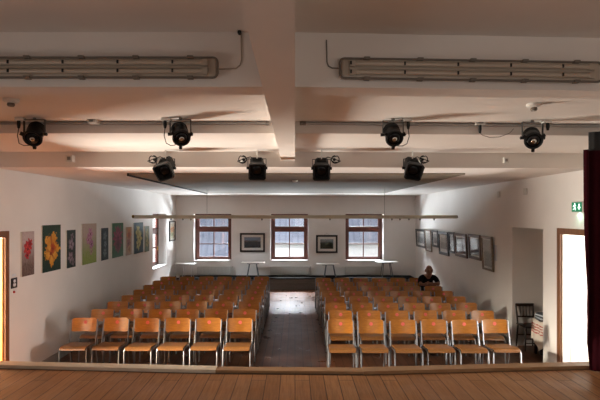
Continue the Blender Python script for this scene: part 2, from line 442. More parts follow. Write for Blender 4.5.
# ------------------------------------------------------------------ the hall chairs
def make_chair():
    r = empty('stacking_chair')
    P = [(.185, .418), (.10, .422), (0, .430), (-.10, .440), (-.155, .443), (-.195, .438), (-.218, .424), (-.228, .402)]
    m = MB()
    def fn(u, v):
        x = (u - .5) * .395; t = v * (len(P) - 1); i = min(int(t), len(P) - 2); k = t - i
        y = P[i][0] + (P[i + 1][0] - P[i][0]) * k; z = P[i][1] + (P[i + 1][1] - P[i][1]) * k
        ty, tz = P[i + 1][0] - P[i][0], P[i + 1][1] - P[i][1]
        e = max(0, abs(u - .5) - .44) / .06
        if v < .1: y -= .015 * e
        return (x, y, z + .004 * (2 * abs(u - .5)) ** 2), (0, tz, -ty)
    m.sheet(fn, 10, 7, .013); m.build('seat', 'seat', r, True)
    m = MB(); ks = [0, .03, .08, .2, .35, .5, .65, .8, .92, .97, 1]
    def fb(u, v):
        k = ks[round(u * 10)]; x = (k - .5) * .395; e = max(0, abs(k - .5) - .42) / .08
        z0, z1 = .588 + .018 * e * e, .802 - .018 * e * e; z = z0 + (z1 - z0) * v
        return (x, .205 + (z - .59) * .2 + .028 * (1 - (2 * (k - .5)) ** 2), z), (4 * .028 * 2 * (k - .5) / .395 * .5, 1, -.2)
    m.sheet(fb, 10, 4, .011); bk = m.build('backrest', 'back', r, True)
    m = MB(); zc = .733; M = Matrix.Translation((.005, .205 + (zc - .59) * .2 + .028 - .0072, zc)) @ Matrix.Rotation(PI / 2 - math.atan(.2), 4, 'X')
    m.lathe([(.029, -.0015), (.029, .0015)], 20, M); m.build('seat_sticker', 'sticker', bk)
    for s in (-1, 1):
        x = s * .208
        MB().tube([(x, .150, .400), (x, .166, .45), (x, .193, .56), (x, .240, .785)], .0115).build('back_post', 'steel', r, True)
        a = MB().tube([(x, .150, .400), (x, .157, .37), (x * 1.01, .245, .012)], .0115).build('leg', 'steel', r, True)
        b = MB().tube([(x, -.12, .420), (x, -.185, .417), (x, -.205, .392), (x * 1.01, -.235, .012)], .0115).build('leg', 'steel', r, True)
        MB().lathe([(.013, .012), (.014, .004), (.014, .0)], 10, Matrix.Translation((x * 1.01, .247, 0)) ).build('foot', 'rubber', a, True)
        MB().lathe([(.013, .012), (.014, .004), (.014, .0)], 10, Matrix.Translation((x * 1.01, -.236, 0))).build('foot', 'rubber', b, True)
    m = MB()
    for s in (-1, 1): m.tube([(s * .208, -.13, .420), (s * .208, .155, .401)], .0105)
    m.tube([(-.2, -.10, .4195), (.2, -.10, .4195)], .009); m.tube([(-.2, .10, .403), (.2, .10, .403)], .009)
    m.build('seat_frame', 'steel', r, True)
    MB().tube([(.215, .06, .425), (.236, .06, .425), (.240, .03, .43), (.236, 0, .435), (.215, 0, .425)], .007, 6).build('linking_hook', 'steel', r, True)
    return r
ROWS = ['front row', 'second row', 'third row', 'fourth row', 'fifth row', 'sixth row', 'seventh row', 'back row']
SEATS = ['seat on the aisle', 'second seat from the aisle', 'third seat from the aisle', 'third seat from the wall', 'second seat from the wall', 'seat by the wall']
proto = make_chair(); used = False
XOFF_R = [-.02, .055, .035, .07, .05, .02, .03, .0]
for side in ('left', 'right'):
    for k in range(8):
        for j in range(6):
            if side == 'left': x, y = -.895 - j * .505, 7.65 + .745 * k
            else: x, y = .745 + j * .496 + XOFF_R[k], 7.53 + .725 * k
            c = proto if not used else copy_tree(proto); used = True
            c.location = (x + random.uniform(-.008, .008), y + random.uniform(-.02, .02), 0); c.rotation_euler = (0, 0, math.radians(random.uniform(-1.2, 1.2)))
            tag(c, 'plywood and steel chair, %s block, %s, %s' % (side, ROWS[k], SEATS[j]), 'chair', 'chairs of the %s seating block' % side)

# ------------------------------------------------------------------ stage luminaires and cables
def luminaire(x0, x1, y, rz, label):
    """long two-tube luminaire on the face of the beam"""
    w = x1 - x0; r = empty('fluorescent_luminaire', ((x0 + x1) / 2, y, 3.372), rz); h = .060; a = w / 2
    tag(r, label, 'luminaire', 'unlit luminaires on the beam over the stage')
    MB().box((-a + .01, -.05, -h + .006), (a - .01, -.002, h - .006), bevel=.012).build('housing', 'lightbox', r)
    m = MB(); rr = .028; pts = []
    for cx, cz, a0 in ((a - rr, h - rr, 0), (-a + rr, h - rr, PI / 2), (-a + rr, -h + rr, PI), (a - rr, -h + rr, 1.5 * PI)):
        for q in range(5): pts.append((cx + rr * math.cos(a0 + q * PI / 8), -.048, cz + rr * math.sin(a0 + q * PI / 8)))
    m.tube(pts, .0068, 8, closed=True); m.build('gasket', 'gasket', r, True)
    for s in (-1, 1):
        t = MB().tube([(-a + .09, -.062, s * .026), (a - .09, -.062, s * .026)], .014, 12).build('lamp_tube', 'tube', r, True)
        for e in (-1, 1): MB().box((e * (a - .075) - .02, -.072, s * .026 - .018), (e * (a - .075) + .02, -.048, s * .026 + .018), bevel=.004).build('lampholder', 'lightbox', t)
    MB().box((-a + .05, -.058, -.004), (a - .05, -.049, .004)).build('centre_ridge', 'lightbox', r)
    n = 5
    for k in range(n):
        xx = -a + w * (k + .5) / n
        for s in (-1, 1):
            MB().box((xx - .018, -.066, s * h - .009), (xx + .018, -.03, s * h + .009), bevel=.004).build('cover_clip', 'gasket', r)
            MB().box((xx - .10 - .005, -.08, s * .026 - .010), (xx - .10 + .005, -.074, s * .026 + .010)).build('tube_clip', 'blackmat', r)
    return r
lx0, lx1 = -2.08, (218 - VX) / F * 2.9
luminaire(lx0, lx1, 2.93, 0, 'long twin tube luminaire on the beam left of the ceiling beam')
rx0, rx1 = (339 - VX) / F * 2.92, (339 - VX) / F * 2.92 + 1.62
luminaire(rx0, rx1, 2.93 + SK * (rx0 + rx1) / 2, math.atan(SK), 'long twin tube luminaire on the beam right of the ceiling beam')
Pq = lambda px, py: tuple(W(px, py, 2.925 + max(0, (px - VX) / F * 2.93) * SK))
o = MB().tube([Pq(241, 34), Pq(241.5, 60), Pq(240, 65), Pq(236, 68.5), Pq(219, 69)], .004, 6).build('cable', 'lightbox', None, True); tag(o, 'thin painted cable from ceiling to the left twin tube luminaire', 'cable')
MB().lathe([(.012, 0), (.012, .02)], 12, Matrix.Translation(Vector(Pq(240, 34)) + Vector((0, -.012, 0))) @ Matrix.Rotation(PI / 2, 4, 'X')).build('cable_entry', 'blackmat', o)
o = MB().tube([Pq(326.5, 40), Pq(327, 62), Pq(328.5, 66), Pq(332, 68), Pq(339, 68.3)], .004, 6).build('cable', 'gasket', None, True); tag(o, 'thin dark cable from ceiling to the right twin tube luminaire', 'cable')

# lighting tracks
def beam_y(base, x): return base + max(0, x) * SK
TZ = 3.432
o = MB().box((-4.05, 4.955, TZ - .010), (W(268, 0, 4.97).x, 4.998, TZ + .010), bevel=.003).build('lighting_track', 'railgrey'); tag(o, 'grey lighting track left of the central beam', 'lighting track', 'lighting tracks')
MB().box((-.30, 4.948, TZ - .015), (W(268, 0, 4.97).x + .012, 4.998, TZ + .015), bevel=.004).build('end_cap', 'grey', o)
ang = math.atan(SK)
o = MB().box((.0, -.045, -.010), (4.0, -.002, .010), bevel=.003).build('lighting_track', 'railgrey'); o.location = (.05, beam_y(5.0, .05), TZ); o.rotation_euler = (0, 0, ang); tag(o, 'grey lighting track right of the central beam', 'lighting track', 'lighting tracks')
MB().box((-.002, -.052, -.015), (.06, -.002, .015), bevel=.004).build('end_cap', 'gasket', o)

def aim_matrix(d, roll=0):
    d = Vector(d).normalized(); z = d; x = Vector((0, 0, 1)).cross(z)
    x = x.normalized(); y = z.cross(x)
    M = Matrix((x, y, z)).transposed().to_4x4()
    return M @ Matrix.Rotation(roll, 4, 'Z')

def round_spot(pos, top, d, box_side, label, roll=0, cable=True):
    """round stage lamp; axis along d, hung in a yoke from the track"""
    r = empty('stage_spotlight', pos); tag(r, label, 'spotlight', 'round stage spotlights on the track')
    A = aim_matrix(d, roll) @ Matrix.Scale(1.02, 4)
    m = MB().lathe([(.02, -.165), (.052, -.158), (.070, -.130), (.076, -.085), (.076, .045), (.084, .05), (.084, .068), (.077, .072)], 28, A); h = m.build('housing', 'black', r, True)
    m = MB().lathe([(.066, .072), (.060, .082), (.045, .091), (.025, .096), (.008, .0975)], 28, A); m.build('lens', 'lens_dark', h, True)
    MB().lathe([(.026, .092), (.022, .098), (.012, .102), (.003, .103)], 16, A).build('lens_glint', 'lens', h, True)  # small bright disc standing in for the glint on the lens
    m = MB().tube([A @ Vector((.077 * math.cos(k * PI / 12), .077 * math.sin(k * PI / 12), .08)) for k in range(24)], .011, 8, closed=True); m.build('front_ring', 'black', h, True)
    for k in range(3):
        a = -PI / 2 + k * 2 * PI / 3
        m = MB().box((-.015, -.008, -.013), (.015, .027, .013), A @ Matrix.Translation((.087 * math.cos(a), .087 * math.sin(a), .08)) @ Matrix.Rotation(a - PI / 2, 4, 'Z'), .004); m.build('frame_lug', 'black', h)
    m = MB()
    for k in range(4): m.lathe([(.0795, 0), (.0795, .007)], 28, A @ Matrix.Translation((0, 0, -.108 + k * .022)))
    m.build('cooling_fin', 'black', h, True)
    yw = .102
    m = MB().box((-yw, -.014, top - .003), (yw, .014, top + .003))
    for s in (-1, 1): m.box((s * yw - .003, -.014, -.01), (s * yw + .003, .014, top + .003))
    y = m.build('yoke', 'yoke', r)
    MB().lathe([(.016, 0), (.016, .018)], 12, Matrix.Translation((0, 0, top + .003))).build('yoke_bolt', 'grey', y, True)
    for s in (-1, 1): MB().tube([(s * yw * .84, 0, 0), (s * (yw + .02), 0, 0)], [.014, .017], 10).build('clamp_knob', 'black', r, True)
    bs = box_side
    ad = MB().box((bs * .10 - .004 if bs > 0 else bs * .10 - .085, -.03, top - .012), (bs * .10 + .085 if bs > 0 else bs * .10 + .004, .03, top + .022), bevel=.005).build('track_adapter', 'pvc', r)
    px = bs * .15
    MB().tube([(px, -.01, top - .012), (px, -.01, top - .05), (px, -.01, top - .085)], [.016, .018, .011], 10).build('plug', 'blackmat', ad, True)
    if cable:
        e = A @ Vector((bs * .04, 0, -.1))
        MB().tube([(px, -.01, top - .08), (px + bs * .006, -.02, top - .16), (px - bs * .02, -.04, -.095), (px - bs * .06, -.03, -.115), (e.x, e.y, -.10), tuple(e)], .0045, 6).build('cable', 'blackmat', r, True)
    return r
def P(px, py, Y): return W(px, py, Y)
for (px, py, dd, bs, lab, cab) in (
    (34.5, 134.3, (.20, -.87, -.74), -1, 'round black spotlight hung from track near the left wall', True),
    (180.5, 134.2, (.36, -.90, -.72), -1, 'round black spotlight nearest the beam, on left track', True),
    (393, 134.8, (.02, -.90, -.66), 1, 'round black spotlight nearest the beam, on right track', True),
    (532.5, 138, (-.30, -.90, -.50), 1, 'round black spotlight nearest the curtain, on right track', False)):
    X0 = (px - VX) / F * 4.8; Y = beam_y(4.78, X0)
    p = P(px, py, Y); round_spot(p, 3.43 - p.z, dd, bs, lab, cable=cab)

def box_spot(pos, d, roll, label, side, sock):
    """square-fronted lamp hung under the step, lead looped to a socket on the step face"""
    r = empty('theatre_lamp', pos); tag(r, label, 'spotlight', 'square stage lamps under the ceiling step'); A = aim_matrix(d, roll) @ Matrix.Scale(1.12, 4)
    m = MB(); s0, s1 = .078, .098
    ring = lambda s, z, c: [A @ Vector(q) for q in ((-s + c, -s, z), (s - c, -s, z), (s, -s + c, z), (s, s - c, z), (s - c, s, z), (-s + c, s, z), (-s, s - c, z), (-s, -s + c, z))]
    rs = [[m.v(q) for q in ring(s, z, c)] for s, z, c in ((.05, -.15, .02), (.078, -.13, .025), (.080, .0, .025), (.098, .07, .02), (.100, .115, .02), (.088, .115, .018), (.08, .06, .018))]
    for a, b in zip(rs, rs[1:]):
        for k in range(8): m.bm.faces.new((a[k], a[(k + 1) % 8], b[(k + 1) % 8], b[k]))
    m.bm.faces.new(rs[0]); m.bm.faces.new(rs[-1])
    h = m.build('housing', 'black', r)
    MB().lathe([(.066, .060), (.066, .066), (.05, .078), (.02, .084)], 24, A).build('lens', 'lens_dark', h, True)
    m = MB()
    for k in range(3): m.box((-.05, .079, -.10 + k * .035), (.05, .088, -.085 + k * .035), A)
    m.build('vent', 'black', h)
    top = 3.33 - pos[2]
    m = MB().box((-.118, -.012, .115), (.118, .012, .121))
    for s in (-1, 1): m.box((s * .118 - .003, -.012, -.01), (s * .118 + .003, .012, .121))
    y = m.build('yoke', 'black', r)
    MB().tube([(0, 0, .118), (0, 0, top)], .008, 10).build('hanger', 'pvc', y, True)
    for s in (-1, 1): MB().tube([(s * .095, 0, 0), (s * .135, 0, 0)], [.014, .02], 10).build('clamp_knob', 'black', r, True)
    so = Vector(sock) - Vector(pos)
    c0 = so + Vector((0, -.05, 0)); pts = []
    e = A @ Vector((0, .05, -.13))
    for k in range(24):
        a = 2 * PI * k / 14 + PI / 2; big = 1.0 if k < 14 else 1.35
        pts.append(c0 + Vector((side * (.012 + .014 * (big > 1)) - side * .052 * big * math.sin(a - PI / 2), -.010 - .0012 * k, .052 * math.cos(a - PI / 2) * (1 if big == 1 else .8))))
    pts.append((c0 + e) / 2 + Vector((0, 0, .035))); pts.append(e)
    MB().tube(pts, .0065, 6).build('cable', 'blackmat', r, True)
    return r
for (px, py, dd, roll, lab, sd, sx) in (
    (165.5, 168, (.02, -.9, -.58), .3, 'square black stage lamp turned left, nearest the left wall', -1, 155.5),
    (257, 168, (.10, -.9, -.54), 0, 'square black stage lamp just left of the beam end', -1, 244),
    (321.5, 168.5, (-.05, -.9, -.55), 0, 'square black stage lamp just right of the beam end', 1, 334),
    (412.5, 168, (-.02, -.9, -.56), -.18, 'square black stage lamp turned right, farthest right under the step', 1, 421.5)):
    X0 = (px - VX) / F * 6.3; Y = beam_y(6.28, X0)
    xs = (sx - VX) / F * 6.4; ys = beam_y(6.5, xs); sk = W(sx, 160, ys)
    box_spot(W(px, py, Y), dd, roll, lab, sd, tuple(sk))
    o = MB().lathe([(.04, 0), (.04, .012), (.034, .03), (.022, .034), (.02, .02)], 20, Matrix.Translation(sk) @ Matrix.Rotation(PI / 2, 4, 'X')).build('wall_socket', 'pvc', None, True)
    o2 = MB().lathe([(.018, .02), (.02, .05)], 14, Matrix.Translation(sk) @ Matrix.Rotation(PI / 2, 4, 'X')).build('plug', 'blackmat', o, True)
    tag(o, 'white round socket with black plug beside the %s' % lab.replace('square black stage lamp ', 'lamp '), 'socket', 'sockets on the ceiling step')

# small things on the ceiling and step faces
def detector(pos, label):
    o = MB().lathe([(.062, 0), (.062, -.018), (.05, -.03), (.03, -.034)], 24).build('smoke_detector', 'pvc', None, True); o.location = pos
    MB().lathe([(.026, -.034), (.03, -.05), (.022, -.062)], 18).build('sensor_head', 'gasket', o, True)
    tag(o, label, 'smoke detector', 'smoke detectors on the stage ceiling')
detector(W(11, 99, 3.98) * 1 + Vector((0, 0, 0)) if False else Vector((W(11, 99, 4.0).x, 4.0, 3.45)), 'round smoke detector on the ceiling near the left wall')
detector(Vector((W(535, 101, 4.15).x, 4.17, 3.45)), 'round smoke detector on the ceiling near the curtain')
o = MB().lathe([(.05, 0), (.05, -.015), (.03, -.03)], 20).build('ceiling_sensor', 'pvc', None, True); o.location = (W(295, 180, 9).x, 8.55, 3.095); tag(o, 'small white sensor on the hall ceiling panel below the beam end', 'sensor')
def small_box(px, py, Y, w, h, label, name='junction_box', cat='junction box', d=.05):
    p = W(px, py, Y); o = MB().box((-w / 2, -d, -h / 2), (w / 2, 0, h / 2), bevel=.006).build(name, 'pvc'); o.location = p
    MB().box((-w / 4, -d - .006, -h / 4), (w / 4, -d, h / 4), bevel=.002).build('cover', 'grey', o)
    return tag(o, label, cat)
small_box(95.5, 122.6, 4.955, .085, .04, 'white adapter box on left track between two spotlights', 'track_adapter', 'adapter', .11)
small_box(72, 159, 6.5, .09, .09, 'small white box on ceiling step near the left wall', d=.09)
small_box(505, 160.5, beam_y(6.5, 2.8), .07, .08, 'small white box on ceiling step towards the right wall')
X0 = (479 - VX) / F * 5.1; yb = beam_y(5.0, X0) - .050
o = small_box(479, 123, yb, .10, .055, 'white adapter with hanging black plug on right track', 'track_adapter', 'adapter')
MB().tube([(0, -.025, -.028), (0, -.025, -.07), (0, -.025, -.11)], [.015, .018, .012], 10).build('plug', 'blackmat', o, True)
MB().tube([(0, -.025, -.108), (.03, -.03, -.135), (.10, -.03, -.155), (.20, -.03, -.15), (.31, -.02, -.11), (.36, 0, -.06)], .0035, 6).build('cable', 'gasket', o, True)

# ------------------------------------------------------------------ hanging rail in the hall
Yb = 11.5; xa, xb = W(134, 0, Yb).x, W(457, 0, Yb).x; zb = W(0, 216.9, Yb).z
r = empty('picture_light_rail', ((xa + xb) / 2, Yb, zb)); tag(r, 'long white rail hung across the hall on two thin wires', 'rail'); a = (xb - xa) / 2
MB().box((-a, -.036, -.040), (a, .036, .040), bevel=.006).build('rail_body', 'railcream', r)
MB().box((a, -.026, -.026), (a + .012, .026, .026)).build('end_cap', 'blackmat', r)
MB().lathe([(.02, 0), (.032, .02), (.036, .05), (.02, .075)], 14, Matrix.Translation((-a - .01, -.02, -.03))).build('end_lamp', 'brass', r, True)
for px in (207, 384.5):
    MB().tube([(W(px, 0, Yb).x - (xa + xb) / 2, 0, .034), (W(px, 0, Yb).x - (xa + xb) / 2, 0, 3.095 - zb)], .005, 6).build('hanging_wire', 'grey', r)
for px in (171, 183, 191, 262, 330, 392, 400, 409, 420, 434):
    x = W(px, 0, Yb).x - (xa + xb) / 2
    MB().lathe([(.012, 0), (.02, -.02), (.02, -.045)], 10, Matrix.Translation((x, 0, -.034))).build('spot_head', 'grey', r, True)

# ------------------------------------------------------------------ paintings along the left wall
def canvas(px0, px1, pt, pb, mat_args, label):
    Y0, Y1 = F * XL / (px0 - VX), F * XL / (px1 - VX); Yc = (Y0 + Y1) / 2
    zt = CZ - (pt - VY) / F * Yc; zb_ = CZ - (pb - VY) / F * Yc; w, h = Y1 - Y0, zt - zb_
    mt = painting(label, w, h, *mat_args[:3], **(mat_args[3] if len(mat_args) > 3 else {}))
    r = empty('picture_canvas', (XL, Yc, (zt + zb_) / 2), PI / 2); tag(r, label, 'painting', 'flower canvases on the left wall')
    MB().box((-w / 2, -.030, -h / 2), (w / 2, -.026, h / 2)).build('painted_canvas', mt, r)
    MB().box((-w / 2 + .002, -.026, -h / 2 + .002), (w / 2 - .002, 0, h / 2 - .002)).build('stretcher', 'mount', r)
R_ = '#a01c24'
canvas(20.3, 32.3, 231.5, 275.5, ('#b9a9a8', '#5d4a44', [(.45, .62, .085, 7, 0, R_, '#d04038', '#5a0c12'), (.62, .72, .06, 6, 1, '#b02830', R_, '#5a0c12'), (.4, .46, .05, 6, 0, '#b83038', R_, '#400a10')], dict(fleck='#8f7f78')), 'tall narrow canvas of a red flower beside the left doorway')
canvas(40.8, 59, 225, 271, ('#22382c', '#142a22', [(.5, .52, .19, 5, .6, '#d89a34', '#c4761c', '#8a2f10'), (.48, .40, .16, 5, 1.6, '#c8861f', '#dca440', '#8a2f10'), (.54, .50, .07, 5, 0, '#c05818', '#a03810', '#701c0c')], dict(fleck='#2d5040')), 'large canvas of a yellow lily on dark green ground')
canvas(65.4, 74, 230, 267.5, ('#2a3834', '#182420', [(.5, .62, .085, 5, 0, '#7c6c78', '#a0909a', '#5c4450'), (.6, .82, .05, 5, 0, '#80747c', '#6c6068', '#40343c'), (.4, .28, .08, 5, 2, '#75646f', '#988892', '#4c3844'), (.7, .14, .05, 5, 0, '#80747c', '#6c6068', '#403038')], dict(fleck='#3c4c48')), 'narrow dark canvas of pale lilac blossoms right of yellow lily')
canvas(81, 95, 223.6, 263.5, ('#b8a49c', '#7e9440', [(.55, .74, .09, 6, 0, '#b87c98', '#c898ac', '#803c60'), (.42, .60, .08, 6, 1, '#a86888', '#c898a8', '#803c60'), (.62, .48, .08, 6, 2, '#985c80', '#b880a0', '#603050'), (.6, .30, .06, 6, 1, '#a08078', '#b89c90', '#504038')], dict(fleck='#a89c70', fade=(.2, .75))), 'canvas of pink orchids on pale yellow-green ground')
canvas(100, 107, 228, 260, ('#24343a', '#1c2c30', [(.5, .75, .07, 5, 0, '#52626a', '#6c7a80', '#344448'), (.55, .5, .06, 5, 1, '#58686c', '#74828a', '#344448'), (.5, .24, .07, 5, 2, '#586868', '#728080', '#344448')], dict(fleck='#34484c')), 'narrow dark teal canvas of grey white blossoms')
canvas(111, 122, 223, 257, ('#2c5c3a', '#224a30', [(.5, .55, .22, 12, 0, '#8c3048', '#6c2034', '#40101c'), (.5, .55, .13, 9, 1, '#a04860', '#7c2840', '#40101c'), (.52, .36, .14, 9, 2, '#7c2c40', '#5c1c30', '#300c18')], dict(fleck='#386c48')), 'canvas of a dark red dahlia on green ground')
canvas(125, 130.5, 227, 255, ('#a88468', '#9c8474', [(.5, .72, .11, 4, 0, '#c07848', '#a05840', '#7c3c30'), (.45, .42, .10, 5, 0, '#8c4c58', '#a06860', '#583038'), (.55, .2, .08, 5, 0, '#b8906c', '#a07058', '#704838')], dict(fleck='#c0a080')), 'narrow beige and orange canvas right of red dahlia')
canvas(133, 142, 222.5, 253, ('#284650', '#1c3640', [(.42, .68, .13, 6, 0, '#c0b070', '#a89850', '#706420'), (.6, .5, .14, 6, 1, '#b0a468', '#c8bc80', '#706420'), (.45, .3, .12, 6, 2, '#a89c60', '#c0b478', '#605818')], dict(fleck='#34545c')), 'teal canvas of pale yellow narcissus flowers')
canvas(144, 148.2, 226, 251.5, ('#6c7464', '#4c5a48', [(.5, .7, .09, 5, 0, '#a89860', '#8c8450', '#504820'), (.5, .35, .1, 5, 0, '#8c8458', '#a0986c', '#504820')], dict(fleck='#888868')), 'narrowest olive canvas of the row, nearest the left window')

def framed(name, loc, rz, w, h, fr, fmat, mount, pmat, label, cat='picture', group=None, lean=0):
    """framed picture, front at local -y; origin at its centre on the wall"""
    r = empty(name, loc, rz); r.rotation_euler = (lean, 0, rz); tag(r, label, cat, group)
    m = MB(); a, b = w / 2, h / 2; d = -.034
    m.box((-a, d, -b), (-a + fr, 0, b)); m.box((a - fr, d, -b), (a, 0, b)); m.box((-a + fr, d, b - fr), (a - fr, 0, b)); m.box((-a + fr, d, -b), (a - fr, 0, -b + fr))
    m.build('picture_frame', fmat, r)
    MB().box((-a + fr, -.010, -b + fr), (a - fr, -.004, b - fr)).build('mount_board', 'mount', r)
    MB().box((-a + fr + mount, -.013, -b + fr + mount), (a - fr - mount, -.011, b - fr - mount)).build('print', pmat, r)
    MB().box((-a + fr, -.019, -b + fr), (a - fr, -.017, b - fr)).build('picture_glass', 'picglass', r)
    return r
pm = [print_mat('print of dark hills', '#1c242c', '#39444e', '#6f7f92', .62), print_mat('print of green valley', '#20281f', '#404a3a', '#7d8a90', .62), print_mat('print pale drawing', '#8b8a84', '#a8a69e', '#c6c4bc', .5), print_mat('print grey townscape', '#41454a', '#6b6e72', '#a2a6aa', .55)]
pp = painting('framed poster of an orange flower', .26, .6, '#d9d2bc', '#c8c4a8', [(.5, .6, .1, 6, 0, '#d09040', '#b86a30', '#7a3a18'), (.45, .3, .07, 5, 0, '#8a9a68', '#a8b080', '#506030')])
for x0, x1, y0, y1, k, lab in ((240, 265, 233, 252, 0, 'black framed dark landscape between first and middle windows'), (316, 337.5, 235, 253, 1, 'black framed green landscape between middle and right windows')):
    a, b = W(x0, y1, YB), W(x1, y0, YB)
    q = framed('framed_picture', ((a.x + b.x) / 2, YB - .001, (a.z + b.z) / 2), 0, b.x - a.x, b.z - a.z, .06, 'bframe', .085, pm[k], lab)
    MB().tube([(-.09, -.006, (b.z - a.z) / 2 - .01), (0, -.004, (b.z - a.z) / 2 + .07), (.09, -.006, (b.z - a.z) / 2 - .01)], .003, 5).build('hanging_cord', 'grey', q)
Ya, Yc = F * XL / (168.8 - VX), F * XL / (175 - VX)
framed('framed_picture', (XL + .001, (Ya + Yc) / 2, CZ - (231 - VY) / F * (Ya + Yc) / 2), PI / 2, Yc - Ya - .06, .66, .035, 'bframe', .05, pp, 'narrow black framed poster on the left wall past the window')

RP = [  # px left, px right, top at mid, bottom at mid, frame, mount, print, label
    (416, 424.4, 229.3, 247.2, 'bframe', .07, 3, 'black framed picture nearest the back corner on right wall', .035),
    (425.2, 430.8, 229.8, 251.4, 'paleframe', .06, 2, 'pale narrow framed picture, second from the back corner', .018),
    (432, 437.2, 230.2, 247, 'bframe', .05, 3, 'small dark framed picture above the seated man', .03),
    (438.6, 447.8, 231.6, 255, 'bframe', .09, 2, 'large black framed picture with pale mount on right wall', .04),
    (448.7, 453.9, 232, 253, 'bframe', .03, 3, 'slim dark framed picture tucked beside a brown frame', .03),
    (454.8, 466, 233.4, 257, 'brframe', .03, 3, 'brown framed picture reflecting a window, left of two alike', .035),
    (468.6, 479.8, 234.4, 259.4, 'brframe', .03, 3, 'brown framed picture reflecting a window, next to tallest frame', .035),
    (481.9, 492, 236.3, 270.4, 'paleframe', .04, 2, 'tallest picture on the right wall, in a thin pale frame', .022)]
for (x0, x1, yt, yb_, fm, mo, pk, lab, frw) in RP:
    Y0, Y1 = F * (XR - .045) / (x0 - VX), F * (XR - .055) / (x1 - VX); Yc = (Y0 + Y1) / 2
    zt = CZ - (yt - VY) / F * Yc; zb_ = CZ - (yb_ - VY) / F * Yc; ln = math.radians(3.2); hh = zt - zb_
    framed('framed_picture', (XR - .004 - math.sin(ln) * hh / 2, Yc, (zt + zb_) / 2), -PI / 2, Y0 - Y1, hh, frw * 1.9, fm, mo, pm[pk], lab, 'picture', 'framed pictures on the right wall', ln)
Y0, Y1 = F * XR / (493.2 - VX), F * XR / (496.2 - VX)
o = MB().box((-.12, -.004, -.16), (.12, 0, .16)).build('notice_sheet', 'paper'); o.location = (XR - .001, (Y0 + Y1) / 2, CZ - (253 - VY) / F * Y1); o.rotation_euler = (0, 0, -PI / 2); tag(o, 'small pale notice sheet right of the tallest picture', 'notice')  # a plain sheet of paper on the wall
for px, py, nm in ((499.5, 194.5, 'left of two small boxes high on the right wall'), (526, 191.5, 'small box high on right wall above the alcove')):
    Y = F * XR / (px - VX); o = MB().box((-.05, -.03, -.06), (.05, 0, .06), bevel=.006).build('wall_junction_box', 'pvc'); o.location = (XR, Y, CZ - (py - VY) / F * Y); o.rotation_euler = (0, 0, -PI / 2); tag(o, nm, 'junction box')  # plain junction boxes

# ------------------------------------------------------------------ exit sign and switch plate
Ye = F * XR / (580 - VX); ze = CZ - (207 - VY) / F * Ye
r = empty('exit_sign', (XR, Ye, ze), -PI / 2); tag(r, 'lit green exit sign with running figure above right doorway', 'exit sign')
MB().box((-.135, -.045, -.078), (.135, 0, .078), bevel=.008).build('sign_case', 'pvc', r)
MB().box((-.125, -.049, -.068), (.125, -.045, .068)).build('sign_face', 'exitgreen', r)
m = MB(); y0, y1 = -.052, -.049
m.lathe([(.013, 0), (.013, .003)], 12, Matrix.Translation((-.045, -.049, .045)) @ Matrix.Rotation(PI / 2, 4, 'X'))
for poly in ([(-.07, .028), (-.045, .03), (-.035, .0), (-.055, -.005)], [(-.045, .028), (-.018, .012), (-.012, .02), (-.036, .034)], [(-.07, .028), (-.092, .006), (-.086, 0), (-.062, .02)],
             [(-.05, .0), (-.035, .002), (-.02, -.022), (-.026, -.05), (-.038, -.048), (-.034, -.025)], [(-.055, -.002), (-.042, -.004), (-.062, -.036), (-.09, -.04), (-.09, -.03), (-.07, -.026)]):
    m.prism(poly, y0, y1)
m.build('running_figure', 'exitwhite', r)
m = MB().prism([(.05, .045), (.075, .045), (.075, 0), (.1, 0), (.0625, -.045), (.025, 0), (.05, 0)], y0, y1); m.build('arrow', 'exitwhite', r)

Ys = F * XL / (13.7 - VX); zs_ = CZ - (283 - VY) / F * Ys
r = empty('wall_sign', (XL, Ys, zs_), PI / 2); tag(r, 'small black wall plate with white symbols beside left doorway', 'sign')
MB().box((-.075, -.012, -.075), (.075, 0, .075), bevel=.006).build('plate', 'darkplate', r)
m = MB().prism([(-.02, .05), (.02, .05), (.03, .02), (.012, .005), (-.012, .005), (-.028, .02)], -.015, -.012); m.prism([(-.03, -.005), (.025, -.005), (.035, -.03), (.02, -.05), (-.022, -.05), (-.034, -.03)], -.015, -.012); m.build('symbol', 'signwhite', r)
o = MB().box((-.045, -.006, -.016), (.045, 0, .016)).build('label_strip', 'signwhite'); o.location = (XL, Ys, zs_ + .115); o.rotation_euler = (0, 0, PI / 2); tag(o, 'small white strip above the black wall plate', 'label')
o = MB().lathe([(.018, 0), (.018, .012), (.012, .018)], 14, Matrix.Rotation(PI / 2, 4, 'X')).build('switch_button', 'red', None, True); o.location = (XL, Ys, zs_ - .13); o.rotation_euler = (0, 0, PI / 2); tag(o, 'small red button below the black wall plate', 'button')

# ------------------------------------------------------------------ stage curtain
r = empty('stage_curtain', (3.335, 4.90, STAGE_Z + .004)); tag(r, 'dark wine red velvet curtain at right edge of the stage', 'curtain')
def fold(x): return .035 * math.sin(x * 34) + .018 * math.sin(x * 71 + 1)
m = MB()
def fc(u, v):
    x = -.425 + u * .95 + .10 * (1 - v) ** 3 * (1 - u); return (x, fold(x) * (1.15 - .3 * v), .004 + v * 2.24), (-.6 * math.cos(x * 34), 1, 0)
m.sheet(fc, 90, 8, .008); m.build('drape', 'curtain', r, True)
m = MB()
def fh(u, v):
    x = -.34 + u * .85; return (x, fold(x) * .7, 2.24 + v * .19), (-.6 * math.cos(x * 34), 1, 0)
m.sheet(fh, 80, 2, .012); m.build('curtain_heading', 'blackmat', r, True)

